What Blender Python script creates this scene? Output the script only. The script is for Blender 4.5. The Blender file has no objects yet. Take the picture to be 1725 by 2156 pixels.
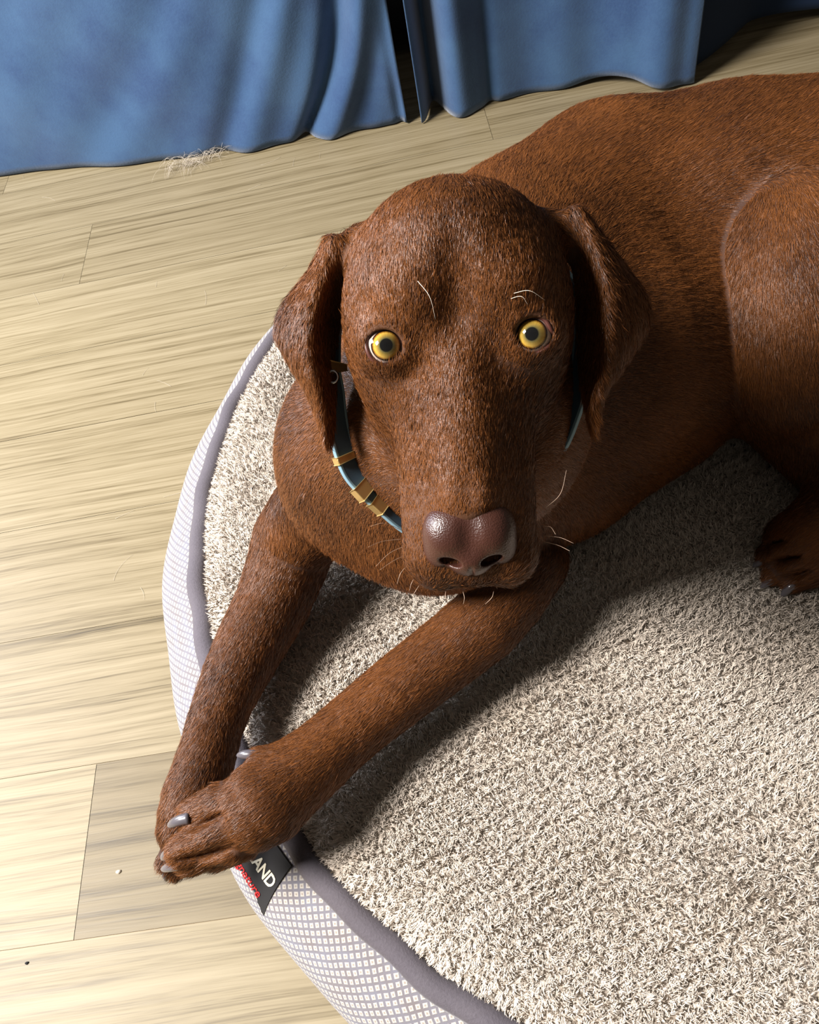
import bpy, math, random
import numpy as np
from mathutils import Vector, Matrix
random.seed(7); rng = np.random.default_rng(7)
C = bpy.context.scene.collection
SC = bpy.context.scene

# ------------------------------------------------------------------ camera
FPX, CXP, CYP = 1727.0, 862.5, 1078.0
CAM = np.array([0, 0, .92])
_p, _r = math.radians(53.4), math.radians(16)
FW = np.array([0, math.cos(_p), -math.sin(_p)])
_rt = np.array([1., 0, 0]); _up = np.array([0, math.sin(_p), math.cos(_p)])
RT = math.cos(_r)*_rt - math.sin(_r)*_up
UP = math.sin(_r)*_rt + math.cos(_r)*_up
def ray(x, y): return FW + RT*(x-CXP)/FPX - UP*(y-CYP)/FPX
def PT(x, y, t): return CAM + ray(x, y)*t
def PZ(x, y, z):
    d = ray(x, y); return CAM + d*((z-CAM[2])/d[2])
def PTt(p): return float((np.asarray(p)-CAM) @ FW)
cam = bpy.data.objects.new('camera', bpy.data.cameras.new('camera')); C.objects.link(cam)
cam.matrix_world = Matrix(((RT[0], UP[0], -FW[0], 0), (RT[1], UP[1], -FW[1], 0), (RT[2], UP[2], -FW[2], .92), (0, 0, 0, 1)))
cam.data.sensor_fit = 'HORIZONTAL'; cam.data.sensor_width = 36; cam.data.lens = 36*FPX/1725
cam.data.clip_start = .02
SC.camera = cam

# ------------------------------------------------------------------ light
w = bpy.data.worlds.new('world'); SC.world = w; w.use_nodes = True
w.node_tree.nodes['Background'].inputs[0].default_value = (1, .90, .78, 1)
w.node_tree.nodes['Background'].inputs[1].default_value = .08
def area(name, loc, target, sx, sy, power, col):
    L = bpy.data.lights.new(name, 'AREA'); L.shape = 'RECTANGLE'; L.size = sx; L.size_y = sy
    L.energy = power; L.color = col
    o = bpy.data.objects.new(name, L); C.objects.link(o); o.location = loc
    o.rotation_euler = (Vector(target)-Vector(loc)).to_track_quat('-Z', 'Y').to_euler()
    return o
area('window_light', (-2.1, .50, 2.4), (.10, .42, .25), .95, .95, 215, (1, .96, .925))
area('side_window_light', (-1.5, 1.35, 1.0), (.1, .45, .3), .7, .8, 25, (.80, .86, 1))
SC.view_settings.view_transform = 'Standard'; SC.view_settings.look = 'None'
SC.view_settings.exposure = 0.35; SC.view_settings.gamma = 1
SC.view_settings.use_curve_mapping = False
SC.cycles.max_bounces = 4; SC.cycles.diffuse_bounces = 2; SC.cycles.glossy_bounces = 2
SC.cycles.transmission_bounces = 2

# ------------------------------------------------------------------ helpers
def tag(o, label=None, cat=None, group=None, kind=None):
    for k, v in (('label', label), ('category', cat), ('group', group), ('kind', kind)):
        if v: o[k] = v
    return o
def empty(name, loc, label, cat, group=None):
    o = bpy.data.objects.new(name, None); C.objects.link(o); o.location = loc
    o.empty_display_size = .05
    return tag(o, label, cat, group)
def mesh_obj(name, V, Fc, mat, parent=None, smooth=True):
    me = bpy.data.meshes.new(name)
    V = np.asarray(V, dtype=np.float32)
    if parent is not None: V = V - np.array(parent.matrix_world.translation if False else wloc(parent), dtype=np.float32)
    if isinstance(Fc, np.ndarray):
        n = Fc.shape[1]
        me.vertices.add(len(V)); me.vertices.foreach_set('co', V.ravel())
        me.loops.add(Fc.size); me.loops.foreach_set('vertex_index', Fc.astype(np.int32).ravel())
        me.polygons.add(len(Fc)); me.polygons.foreach_set('loop_start', np.arange(0, Fc.size, n, dtype=np.int32))
        me.update(calc_edges=True)
    else:
        me.from_pydata(V.tolist(), [], Fc)
    me.polygons.foreach_set('use_smooth', [smooth]*len(me.polygons))
    if mat: me.materials.append(mat)
    me.update()
    o = bpy.data.objects.new(name, me); C.objects.link(o)
    if parent is not None: o.parent = parent
    return o
def wloc(o):
    l = np.array(o.location)
    while o.parent: o = o.parent; l = l + np.array(o.location)
    return l
def smooth_poly(P, n, closed=False):
    P = np.asarray(P, float)
    if closed: P = np.vstack([P[-1], P, P[0], P[1]])
    else: P = np.vstack([2*P[0]-P[1], P, 2*P[-1]-P[-2]])
    m = len(P)-3
    u = np.linspace(0, m, n, endpoint=not closed)
    i = np.minimum(u.astype(int), m-1); t = (u-i)[:, None]
    a, b, c, d = P[i], P[i+1], P[i+2], P[i+3]
    return .5*((2*b)+(-a+c)*t+(2*a-5*b+4*c-d)*t*t+(-a+3*b-3*c+d)*t**3)
def tube(P, R, k=8, closed=False, cap=True):
    """tube along P with radii R -> V, F"""
    P = np.asarray(P, float); n = len(P); R = np.broadcast_to(R, (n,))
    T = (np.roll(P, -1, 0)-np.roll(P, 1, 0)) if closed else np.gradient(P, axis=0)
    T /= np.linalg.norm(T, axis=1)[:, None]+1e-12
    N = np.cross(T[0], [0, 0, 1.0]); 
    if np.linalg.norm(N) < .1: N = np.cross(T[0], [1., 0, 0])
    N /= np.linalg.norm(N); V = []
    for i in range(n):
        N = N - T[i]*(N@T[i]); N /= np.linalg.norm(N); B = np.cross(T[i], N)
        for j in range(k):
            a = 2*math.pi*j/k
            V.append(P[i]+R[i]*(math.cos(a)*N+math.sin(a)*B))
    F = []
    for i in range(n if closed else n-1):
        for j in range(k):
            a, b = i*k+j, i*k+(j+1) % k; c, d = ((i+1) % n)*k+(j+1) % k, ((i+1) % n)*k+j
            F.append((a, b, c, d))
    if not closed and cap:
        F.append(tuple(range(k))[::-1]); F.append(tuple(range((n-1)*k, n*k)))
    return np.array(V), F
class NT:
    def __init__(s, name):
        s.m = bpy.data.materials.new(name); s.m.use_nodes = True; s.t = s.m.node_tree
        s.b = s.t.nodes['Principled BSDF']
    def n(s, typ, **kw):
        x = s.t.nodes.new(typ)
        for k, v in kw.items(): setattr(x, k, v)
        return x
    def l(s, a, b): s.t.links.new(a, b)
    def ramp(s, src, stops, interp='LINEAR'):
        r = s.n('ShaderNodeValToRGB'); r.color_ramp.interpolation = interp
        e = r.color_ramp.elements
        while len(e) < len(stops): e.new(.5)
        for q, (p, c) in zip(e, stops): q.position = p; q.color = (*c, 1) if len(c) == 3 else c
        s.l(src, r.inputs[0]); return r.outputs[0]
    def math(s, op, a, b=None, c=None):
        x = s.n('ShaderNodeMath', operation=op)
        for i, v in enumerate((a, b, c)):
            if v is None: continue
            if isinstance(v, (int, float)): x.inputs[i].default_value = v
            else: s.l(v, x.inputs[i])
        return x.outputs[0]
    def mix(s, f, a, b, blend='MIX'):
        x = s.n('ShaderNodeMix', data_type='RGBA', blend_type=blend)
        for i, v in ((0, f), (6, a), (7, b)):
            if isinstance(v, (int, float)): x.inputs[i].default_value = v
            elif isinstance(v, tuple): x.inputs[i].default_value = (*v, 1)
            else: s.l(v, x.inputs[i])
        return x.outputs[2]
    def noise(s, vec, scale, detail=3, rough=.5, dist=0):
        x = s.n('ShaderNodeTexNoise'); x.inputs['Scale'].default_value = scale
        x.inputs['Detail'].default_value = detail; x.inputs['Roughness'].default_value = rough
        x.inputs['Distortion'].default_value = dist
        if vec is not None: s.l(vec, x.inputs['Vector'])
        return x.outputs['Fac']
    def mapping(s, vec, scale=(1, 1, 1), rot=(0, 0, 0), loc=(0, 0, 0)):
        x = s.n('ShaderNodeMapping'); s.l(vec, x.inputs[0])
        x.inputs['Scale'].default_value = scale; x.inputs['Rotation'].default_value = rot; x.inputs['Location'].default_value = loc
        return x.outputs[0]
    def bump(s, h, strength, dist):
        x = s.n('ShaderNodeBump'); x.inputs['Strength'].default_value = strength; x.inputs['Distance'].default_value = dist
        s.l(h, x.inputs['Height']); s.l(x.outputs[0], s.b.inputs['Normal'])
    def set(s, **kw):
        for k, v in kw.items():
            i = s.b.inputs[k.replace('_', ' ')]
            if hasattr(v, 'links') or hasattr(v, 'is_linked') and not isinstance(v, (int, float)): s.l(v, i)
            else: i.default_value = (*v, 1) if isinstance(v, tuple) and len(v) == 3 and i.type == 'RGBA' else v
        return s.m
def plain(name, col, rough=.6, **kw):
    q = NT(name); q.set(Base_Color=col, Roughness=rough, **kw); return q.m

# ------------------------------------------------------------------ materials
def mat_floor():
    q = NT('wood_planks')
    uv = q.n('ShaderNodeUVMap', uv_map='UVMap').outputs[0]
    at = q.n('ShaderNodeAttribute', attribute_name='tone').outputs['Fac']
    # a broad wavy field bends the grain
    wob = q.noise(q.mapping(uv, (1.2, 5, 1)), 1, 2)
    sep = q.n('ShaderNodeSeparateXYZ'); q.l(uv, sep.inputs[0])
    y2 = q.math('MULTIPLY_ADD', wob, .035, sep.outputs[1])
    cmb = q.n('ShaderNodeCombineXYZ'); q.l(sep.outputs[0], cmb.inputs[0]); q.l(y2, cmb.inputs[1]); q.l(at, cmb.inputs[2])
    g1 = q.noise(q.mapping(cmb.outputs[0], (3.0, 190, 9)), 1, 4, .6)
    g2 = q.noise(q.mapping(cmb.outputs[0], (1.0, 60, 7)), 1, 4, .55)
    g3 = q.noise(q.mapping(cmb.outputs[0], (14, 520, 9)), 1, 2, .6)
    k = q.math('ADD', q.math('MULTIPLY', g1, .45), q.math('ADD', q.math('MULTIPLY', g2, .40), q.math('MULTIPLY', g3, .25)))
    col = q.ramp(k, [(.36, (.070, .052, .024)), (.45, (.16, .125, .066)), (.53, (.24, .196, .114)), (.66, (.305, .255, .16))])
    tone = q.ramp(at, [(0, (.66, .62, .56)), (.12, (.84, .81, .77)), (1, (1.06, 1.04, 1.02))])
    col = q.mix(1.0, col, tone, 'MULTIPLY')
    q.bump(k, .25, .0015)
    return q.set(Base_Color=col, Roughness=q.math('MULTIPLY_ADD', g1, .25, .36), Specular_IOR_Level=.35)
def mat_cloth_blue():
    q = NT('blue_cotton')
    tc = q.n('ShaderNodeTexCoord').outputs['Object']
    n1 = q.ramp(q.noise(tc, 7, 4, .6), [(.35, (0, 0, 0)), (.65, (1, 1, 1))]); n2 = q.noise(tc, 200, 3, .7)
    z = q.n('ShaderNodeSeparateXYZ'); q.l(tc, z.inputs[0])
    c = q.mix(n1, (.003, .026, .095), (.022, .068, .150))
    c = q.mix(q.math('MULTIPLY', n2, .5), c, (.035, .095, .19))
    q.bump(n2, .45, .0012)
    return q.set(Base_Color=c, Roughness=.85, Sheen_Weight=.25, Sheen_Roughness=.5)
def mat_plush(name='plush', k=1.0):
    q = NT(name)
    tc = q.n('ShaderNodeTexCoord').outputs['Object']
    n1 = q.noise(tc, 14, 3); n2 = q.noise(tc, 160, 3, .6)
    c = q.mix(n1, (.84*k, .72*k, .59*k), (.94*k, .84*k, .735*k))
    c = q.mix(q.math('MULTIPLY', n2, .4), c, (.70*k, .57*k, .45*k))
    if name == 'plush':
        g = q.n('ShaderNodeNewGeometry').outputs['Normal']
        v = q.n('ShaderNodeVectorMath', operation='MULTIPLY_ADD'); q.l(g, v.inputs[0]); v.inputs[1].default_value = (.30,)*3; v.inputs[2].default_value = (0, 0, .8)
        v2 = q.n('ShaderNodeVectorMath', operation='NORMALIZE'); q.l(v.outputs[0], v2.inputs[0]); q.l(v2.outputs[0], q.b.inputs['Normal'])
    return q.set(Base_Color=c, Roughness=.95, Specular_IOR_Level=.15)
def mat_piping():
    q = NT('grey_piping')
    tc = q.n('ShaderNodeTexCoord').outputs['Object']
    n = q.noise(tc, 420, 3, .7); n1 = q.noise(tc, 25, 2)
    c = q.mix(n, (.050, .042, .052), (.115, .10, .12)); c = q.mix(q.math('MULTIPLY', n1, .35), c, (.16, .14, .15))
    q.bump(n, .5, .0012)
    return q.set(Base_Color=c, Roughness=.85, Sheen_Weight=.35, Sheen_Roughness=.4)
def mat_panel():
    q = NT('woven_panel')
    uv = q.n('ShaderNodeUVMap', uv_map='UVMap').outputs[0]
    s = q.n('ShaderNodeSeparateXYZ'); q.l(uv, s.inputs[0])
    wob = q.math('MULTIPLY', q.math('SUBTRACT', q.noise(q.mapping(uv, (60, 60, 1)), 1, 2), .5), .35)
    def cell(a):
        a = q.math('ADD', q.math('MULTIPLY', a, 1/.0098), wob)
        return q.math('ABSOLUTE', q.math('SUBTRACT', q.math('FRACT', a), .5))
    u, v = s.outputs[0], s.outputs[1]
    A = cell(q.math('ADD', u, v)); B = cell(q.math('SUBTRACT', u, v))
    edge = q.math('MAXIMUM', A, B)            # .5 at the lattice line
    line = q.ramp(edge, [(.27, (0, 0, 0)), (.36, (1, 1, 1))])
    dot = q.ramp(edge, [(.10, (1, 1, 1)), (.17, (0, 0, 0))])
    n = q.noise(q.mapping(uv, (900, 900, 1)), 1, 3, .7)
    n2 = q.noise(q.mapping(uv, (30, 60, 1)), 1, 2)
    cream = q.mix(n, (.36, .33, .29), (.58, .545, .50))
    lc = q.mix(n2, (.19, .205, .27), (.16, .12, .095))
    c = q.mix(line, cream, lc); c = q.mix(q.math('MULTIPLY', dot, .7), c, (.24, .19, .15))
    q.bump(q.math('SUBTRACT', q.math('MULTIPLY', n, .4), q.math('MULTIPLY', line, .6)), .5, .0012)
    return q.set(Base_Color=c, Roughness=.9, Sheen_Weight=.2)
def mat_fur(name, dark, light, strand=False):
    q = NT(name)
    tc = q.n('ShaderNodeTexCoord').outputs['Object']
    n1 = q.noise(tc, 11, 3, .55); n2 = q.noise(tc, 520, 2, .6)
    f = q.ramp(n1, [(.32, (0, 0, 0)), (.68, (1, 1, 1))])
    c = q.mix(f, dark, light)
    if strand:
        rn = q.n('ShaderNodeAttribute', attribute_name='rnd').outputs['Fac']
        c = q.mix(q.ramp(rn, [(.3, (0, 0, 0)), (1, (.45, .45, .45))]), c, tuple(min(1, x*2.0) for x in light))
        q.set(Specular_IOR_Level=.27)
    q.bump(n2, .35, .0012)
    return q.set(Base_Color=c, Roughness=.42 if strand else .8)
M = dict(floor=mat_floor(), blue=mat_cloth_blue(), plush=mat_plush(), plush_base=mat_plush('plush_base', .95), piping=mat_piping(),
         panel=mat_panel(), fur=mat_fur('brown_coat', (.036, .0115, .0038), (.095, .032, .008)),
         strand=mat_fur('brown_hair', (.046, .0155, .005), (.165, .057, .0145), True),
         lid=plain('eyelid_skin', (.085, .026, .018), .4), pink=plain('pink_skin', (.42, .12, .11), .3), claw=plain('claw_horn', (.10, .09, .10), .28, Coat_Weight=.4),
         collar=plain('collar_webbing', (.012, .045, .075), .55, Sheen_Weight=.3), collar_edge=plain('collar_edge', (.16, .27, .33), .6),
         brass=plain('brass', (.62, .43, .17), .35, Metallic=.75), steel=plain('steel', (.6, .6, .6), .25, Metallic=1.0),
         black=plain('label_cloth', (.010, .009, .010), .8), white=plain('label_thread', (.74, .68, .52), .7),
         red=plain('red_thread', (.55, .012, .015), .6), hairpale=plain('pale_hair', (.62, .54, .44), .5),
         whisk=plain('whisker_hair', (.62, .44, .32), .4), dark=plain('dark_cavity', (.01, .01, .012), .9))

# ------------------------------------------------------------------ floor
def build_floor():
    a = math.radians(-7.3); ux = np.array([math.cos(a), math.sin(a)]); vx = np.array([-ux[1], ux[0]])
    W_, L_ = .195, 1.22; gap = .00035
    o1 = PZ(155, 1980, 0)[:2]            # a seam corner seen in the photo
    u1, v1 = o1@ux, o1@vx
    o2 = PZ(155, 652, 0)[:2]; u2 = o2@ux
    V, F, UV, T = [], [], [], []
    for r in range(-14, 18):
        v0 = v1 + r*W_
        off = u1 if r == 0 else (u2 if r == 6 else -.84-.22*((r*0.377+.31) % 1))
        for kx in range(-4, 5):
            x0 = off + kx*L_
            tone = .3+.7*rng.random()
            if r == 0 and kx == 0: tone = 0.0
            if r == 6 and kx == 0: tone = .42
            if r == 0 and kx == -1: tone = .8
            ou, ov = rng.random()*9, rng.random()*9
            q = [(x0+gap, v0+gap), (x0+L_-gap, v0+gap), (x0+L_-gap, v0+W_-gap), (x0+gap, v0+W_-gap)]
            b = len(V)
            for (uu, vv) in q:
                p = ux*uu+vx*vv; V.append((p[0], p[1], 0)); UV.append((uu+ou, vv+ov)); T.append(tone)
            F.append((b, b+1, b+2, b+3))
    b = len(V)     # dark sub-floor just below, showing in the joints
    o = mesh_obj('floor', V, F, M['floor'], smooth=False)
    me = o.data; uvl = me.uv_layers.new(name='UVMap')
    uvl.data.foreach_set('uv', np.array(UV, dtype=np.float32)[np.array([l.vertex_index for l in me.loops])].ravel())
    at = me.attributes.new('tone', 'FLOAT', 'POINT'); at.data.foreach_set('value', T)
    tag(o, kind='structure')
    s = .0012
    sub = mesh_obj('subfloor', [(-7, -7, -s), (7, -7, -s), (7, 7, -s), (-7, 7, -s)], [(0, 1, 2, 3)], plain('joint', (.26, .19, .11), .9), smooth=False)
    sub.name = 'trim_1'; tag(sub, kind='structure')
build_floor()

# ------------------------------------------------------------------ blue skirt of the sofa
def skirt_panel(name, root, plan, lean, H=.62, nz=40, n=160, fold=None):
    """plan: list of floor points (x,y); hangs from z=H down to its hem"""
    P = smooth_poly(np.array(plan), n)
    T = np.gradient(P[:, :2], axis=0); T /= np.linalg.norm(T, axis=1)[:, None]; N = np.c_[T[:, 1], -T[:, 0]]
    V, F = [], []
    for side in (0, 1):
        for i in range(n):
            for j in range(nz):
                h = j/(nz-1); z = P[i, 2] + (H-P[i, 2])*h
                d = fold(i/(n-1), h) if fold else 0
                p = P[i, :2] + N[i]*(d - .004*side) + np.array(lean)*h
                V.append((p[0], p[1], z))
    for i in range(n-1):
        for j in range(nz-1):
            a = i*nz+j; F.append((a, a+nz, a+nz+1, a+1)); b = a+n*nz; F.append((b, b+1, b+nz+1, b+nz))
    m = n*nz
    for i in range(n-1): a = i*nz; F.append((a, a+m, a+nz+m, a+nz)); a += nz-1; F.append((a, a+nz, a+nz+m, a+m))
    for j in range(nz-1):
        a = j; F.append((a, a+1, a+1+m, a+m)); a += (n-1)*nz; F.append((a, a+m, a+1+m, a+1))
    return mesh_obj(name, V, F, M['blue'], root)
def build_skirt():
    def fp(x, y, z=.004): p = PZ(x, y, 0); return (p[0], p[1], z)
    c = PZ(860, 268, 0)
    root = empty('sofa', (c[0], c[1]+.3, 0), 'blue cotton covered sofa whose slit skirt hangs to the wood floor behind the dog', 'sofa')
    def g(x, c, s): return math.exp(-((x-c)/s)**2)
    def foldL(u, h):
        # broad drapes sweeping down to the left from the top by the slit
        k = min(1.3, h*.62/.27)
        d = .012*math.sin(5.5*u+1.2*h)
        c1 = .755+.13*k+.02*math.sin(3*k); c2 = .60+.13*k; c3 = .40+.17*k
        d += -.030*g(u, c1, .016+.012*k)+.020*g(u, c1+.055, .03)
        d += -.012*g(u, c2, .024+.012*k)+.009*g(u, c2+.05, .035)
        d += -.005*g(u, c3, .04)+.004*g(u, c3+.06, .04) - .010*g(u, .985, .012)*(1-min(1, k))
        d += .0025*math.sin(31*u+9*h)+.0015*math.sin(70*u-22*h)
        return d
    L = [fp(-700, 450), fp(-300, 402), fp(0, 367), fp(200, 350), fp(430, 332), fp(600, 310), fp(740, 286), fp(858, 268)]
    skirt_panel('skirt_panel', root, L, (0, -.02), fold=foldL)
    def foldR(u, h):
        d = -.085*g(u, .085, .05)
        d += .016*g(u, .20, .06)*(.5+h)-.02*g(u, .36, .12) + .030*g(u, .80, .16)*(.6+.4*(1-h)) + .006*math.sin(9*u+.6+1.5*h)
        d += -.012*g(u, .30, .02)*(1-h) + .003*math.sin(40*u)
        return d
    Rr = [fp(889, 264), fp(960, 248), fp(1060, 226), fp(1180, 196), fp(1300, 172, .022), fp(1400, 176, .010), fp(1462, 174)]
    skirt_panel('skirt_panel', root, Rr, (0, -.02), fold=foldR)
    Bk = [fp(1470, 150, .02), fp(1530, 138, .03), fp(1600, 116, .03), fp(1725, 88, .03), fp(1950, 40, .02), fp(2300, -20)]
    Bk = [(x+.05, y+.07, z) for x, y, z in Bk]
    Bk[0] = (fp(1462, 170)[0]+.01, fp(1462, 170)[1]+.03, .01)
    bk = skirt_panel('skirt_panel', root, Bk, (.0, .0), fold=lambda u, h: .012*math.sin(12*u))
    bk.data.materials[0] = plain('shaded_blue_cotton', (.004, .018, .055), .9); bk['label'] = 'right end of the blue skirt with its shade painted in as dark navy'  # shade over the skirt's right end is put into its darker cloth colour
    # frame behind the cloth, seen dark through the slit
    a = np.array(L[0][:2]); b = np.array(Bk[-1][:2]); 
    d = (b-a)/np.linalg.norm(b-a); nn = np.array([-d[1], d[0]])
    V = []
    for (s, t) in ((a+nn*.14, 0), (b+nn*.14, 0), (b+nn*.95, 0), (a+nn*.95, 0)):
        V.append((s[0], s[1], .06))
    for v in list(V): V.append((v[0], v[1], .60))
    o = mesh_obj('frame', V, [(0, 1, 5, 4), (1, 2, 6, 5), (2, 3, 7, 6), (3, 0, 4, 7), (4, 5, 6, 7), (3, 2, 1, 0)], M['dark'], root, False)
    V = []
    for (s, z) in ((a+nn*.0, .6), (b+nn*.0, .6), (b+nn*.95, .6), (a+nn*.95, .6)): V.append((s[0], s[1], z))
    for v in list(V): V.append((v[0], v[1]+.0, .72))
    o = mesh_obj('seat_cushion', V, [(0, 1, 5, 4), (1, 2, 6, 5), (2, 3, 7, 6), (3, 0, 4, 7), (4, 5, 6, 7), (3, 2, 1, 0)], M['blue'], root, False)
    bv = o.modifiers.new('b', 'BEVEL'); bv.width = .04; bv.segments = 4
build_skirt()

# ------------------------------------------------------------------ short hair as real blades in the same mesh
def in_view(V, m=.22):
    d = V-CAM; t = d@FW; x = CXP+FPX*(d@RT)/t; y = CYP-FPX*(d@UP)/t
    return (t > 0) & (x > -1725*m) & (x < 1725*(1+m)) & (y > -2156*m) & (y < 2156*(1+m))
def vnoise(P, seed, scale):
    """smooth pseudo noise, three channels in -1..1"""
    r = np.random.default_rng(seed); o = np.zeros((len(P), 3))
    for k in range(7):
        d = r.normal(size=3); d *= scale*(.6+r.random()*1.2)/np.linalg.norm(d); ph = r.random(3)*6.28
        o += np.sin((P@d)[:, None]+ph+1.3*np.sin((P@np.roll(d, 1))[:, None]*.7+ph[::-1]))
    return o/3.0
def normals(V, F):
    fn = np.cross(V[F[:, 2]]-V[F[:, 0]], V[F[:, 3]]-V[F[:, 1]])
    N = np.stack([sum(np.bincount(F[:, j], weights=fn[:, k], minlength=len(V)) for j in range(4)) for k in range(3)], 1)
    return N/(np.linalg.norm(N, axis=1)[:, None]+1e-12)

def hairy(name, V, F, Nn, mats, parent, mask, flow, hlen, density, length, width, lift, jitter, clump, cscale, bend=.3, seed=1):
    """surface mesh plus its pile/fur in ONE mesh object"""
    r = np.random.default_rng(seed)
    A = .5*np.linalg.norm(np.cross(V[F[:, 2]]-V[F[:, 0]], V[F[:, 3]]-V[F[:, 1]]), axis=1)
    w_ = A*mask[F].mean(1)*density
    cnt = np.floor(w_+r.random(len(w_))).astype(int); idx = np.repeat(np.arange(len(F)), cnt); n = len(idx)
    a, b = r.random((n, 1)), r.random((n, 1)); q = F[idx]
    def itp(X): return (X[q[:, 0]]*(1-a)+X[q[:, 1]]*a)*(1-b)+(X[q[:, 3]]*(1-a)+X[q[:, 2]]*a)*b
    P, N, D = itp(V), itp(Nn), itp(flow); L = itp(hlen[:, None])*length*(.6+.8*r.random((n, 1)))
    cl = vnoise(P, seed, cscale)+.6*vnoise(P, seed+5, cscale*2.3)
    d = D+N*lift+r.normal(size=(n, 3))*jitter+cl*clump
    dn = (d*N).sum(1)[:, None]; d = d+N*np.maximum(.12-dn, 0)
    d /= np.linalg.norm(d, axis=1)[:, None]
    sd = np.cross(d, N); sd /= np.linalg.norm(sd, axis=1)[:, None]+1e-9
    sd = sd+r.normal(size=(n, 3))*.35; sd /= np.linalg.norm(sd, axis=1)[:, None]
    wd = width*(.7+.6*r.random((n, 1)))*.5
    P0 = P-N*.0004; P1 = P0+d*L*.55+N*L*bend*.18; P2 = P0+d*L-N*L*bend*.12+cl*L*.12
    BV = np.stack([P0-sd*wd, P0+sd*wd, P1+sd*wd*.8, P1-sd*wd*.8, P2], 1).reshape(-1, 3)
    b0 = len(V)+np.arange(n)*5
    Q = np.vstack([F, np.stack([b0, b0+1, b0+2, b0+3], 1)]); T = np.stack([b0+3, b0+2, b0+4], 1)
    allV = np.vstack([V, BV])-wloc(parent)
    me = bpy.data.meshes.new(name)
    me.vertices.add(len(allV)); me.vertices.foreach_set('co', allV.astype(np.float32).ravel())
    li = np.r_[Q.ravel(), T.ravel()].astype(np.int32)
    me.loops.add(len(li)); me.loops.foreach_set('vertex_index', li)
    ls = np.r_[np.arange(len(Q))*4, len(Q)*4+np.arange(n)*3].astype(np.int32)
    me.polygons.add(len(ls)); me.polygons.foreach_set('loop_start', ls)
    mi = np.zeros(len(ls), np.int32); mi[len(F):] = 1
    me.polygons.foreach_set('material_index', mi); me.polygons.foreach_set('use_smooth', np.ones(len(ls), bool))
    for m in mats: me.materials.append(m)
    tp = np.zeros(len(allV), np.float32); rnd = np.repeat(r.random(n), 5); tp[len(V):] = rnd
    set_attr(me, 'rnd', tp)
    tt = np.zeros(len(allV), np.float32); tt[len(V):] = np.tile([0, 0, .55, .55, 1], n); set_attr(me, 'along', tt)
    me.update(calc_edges=True)
    o = bpy.data.objects.new(name, me); C.objects.link(o); o.parent = parent
    return o
def set_attr(me, name, arr, typ='FLOAT'):
    a = me.attributes.new(name, typ, 'POINT')
    a.data.foreach_set('value' if typ == 'FLOAT' else 'vector', np.asarray(arr, dtype=np.float32).ravel())

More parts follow.
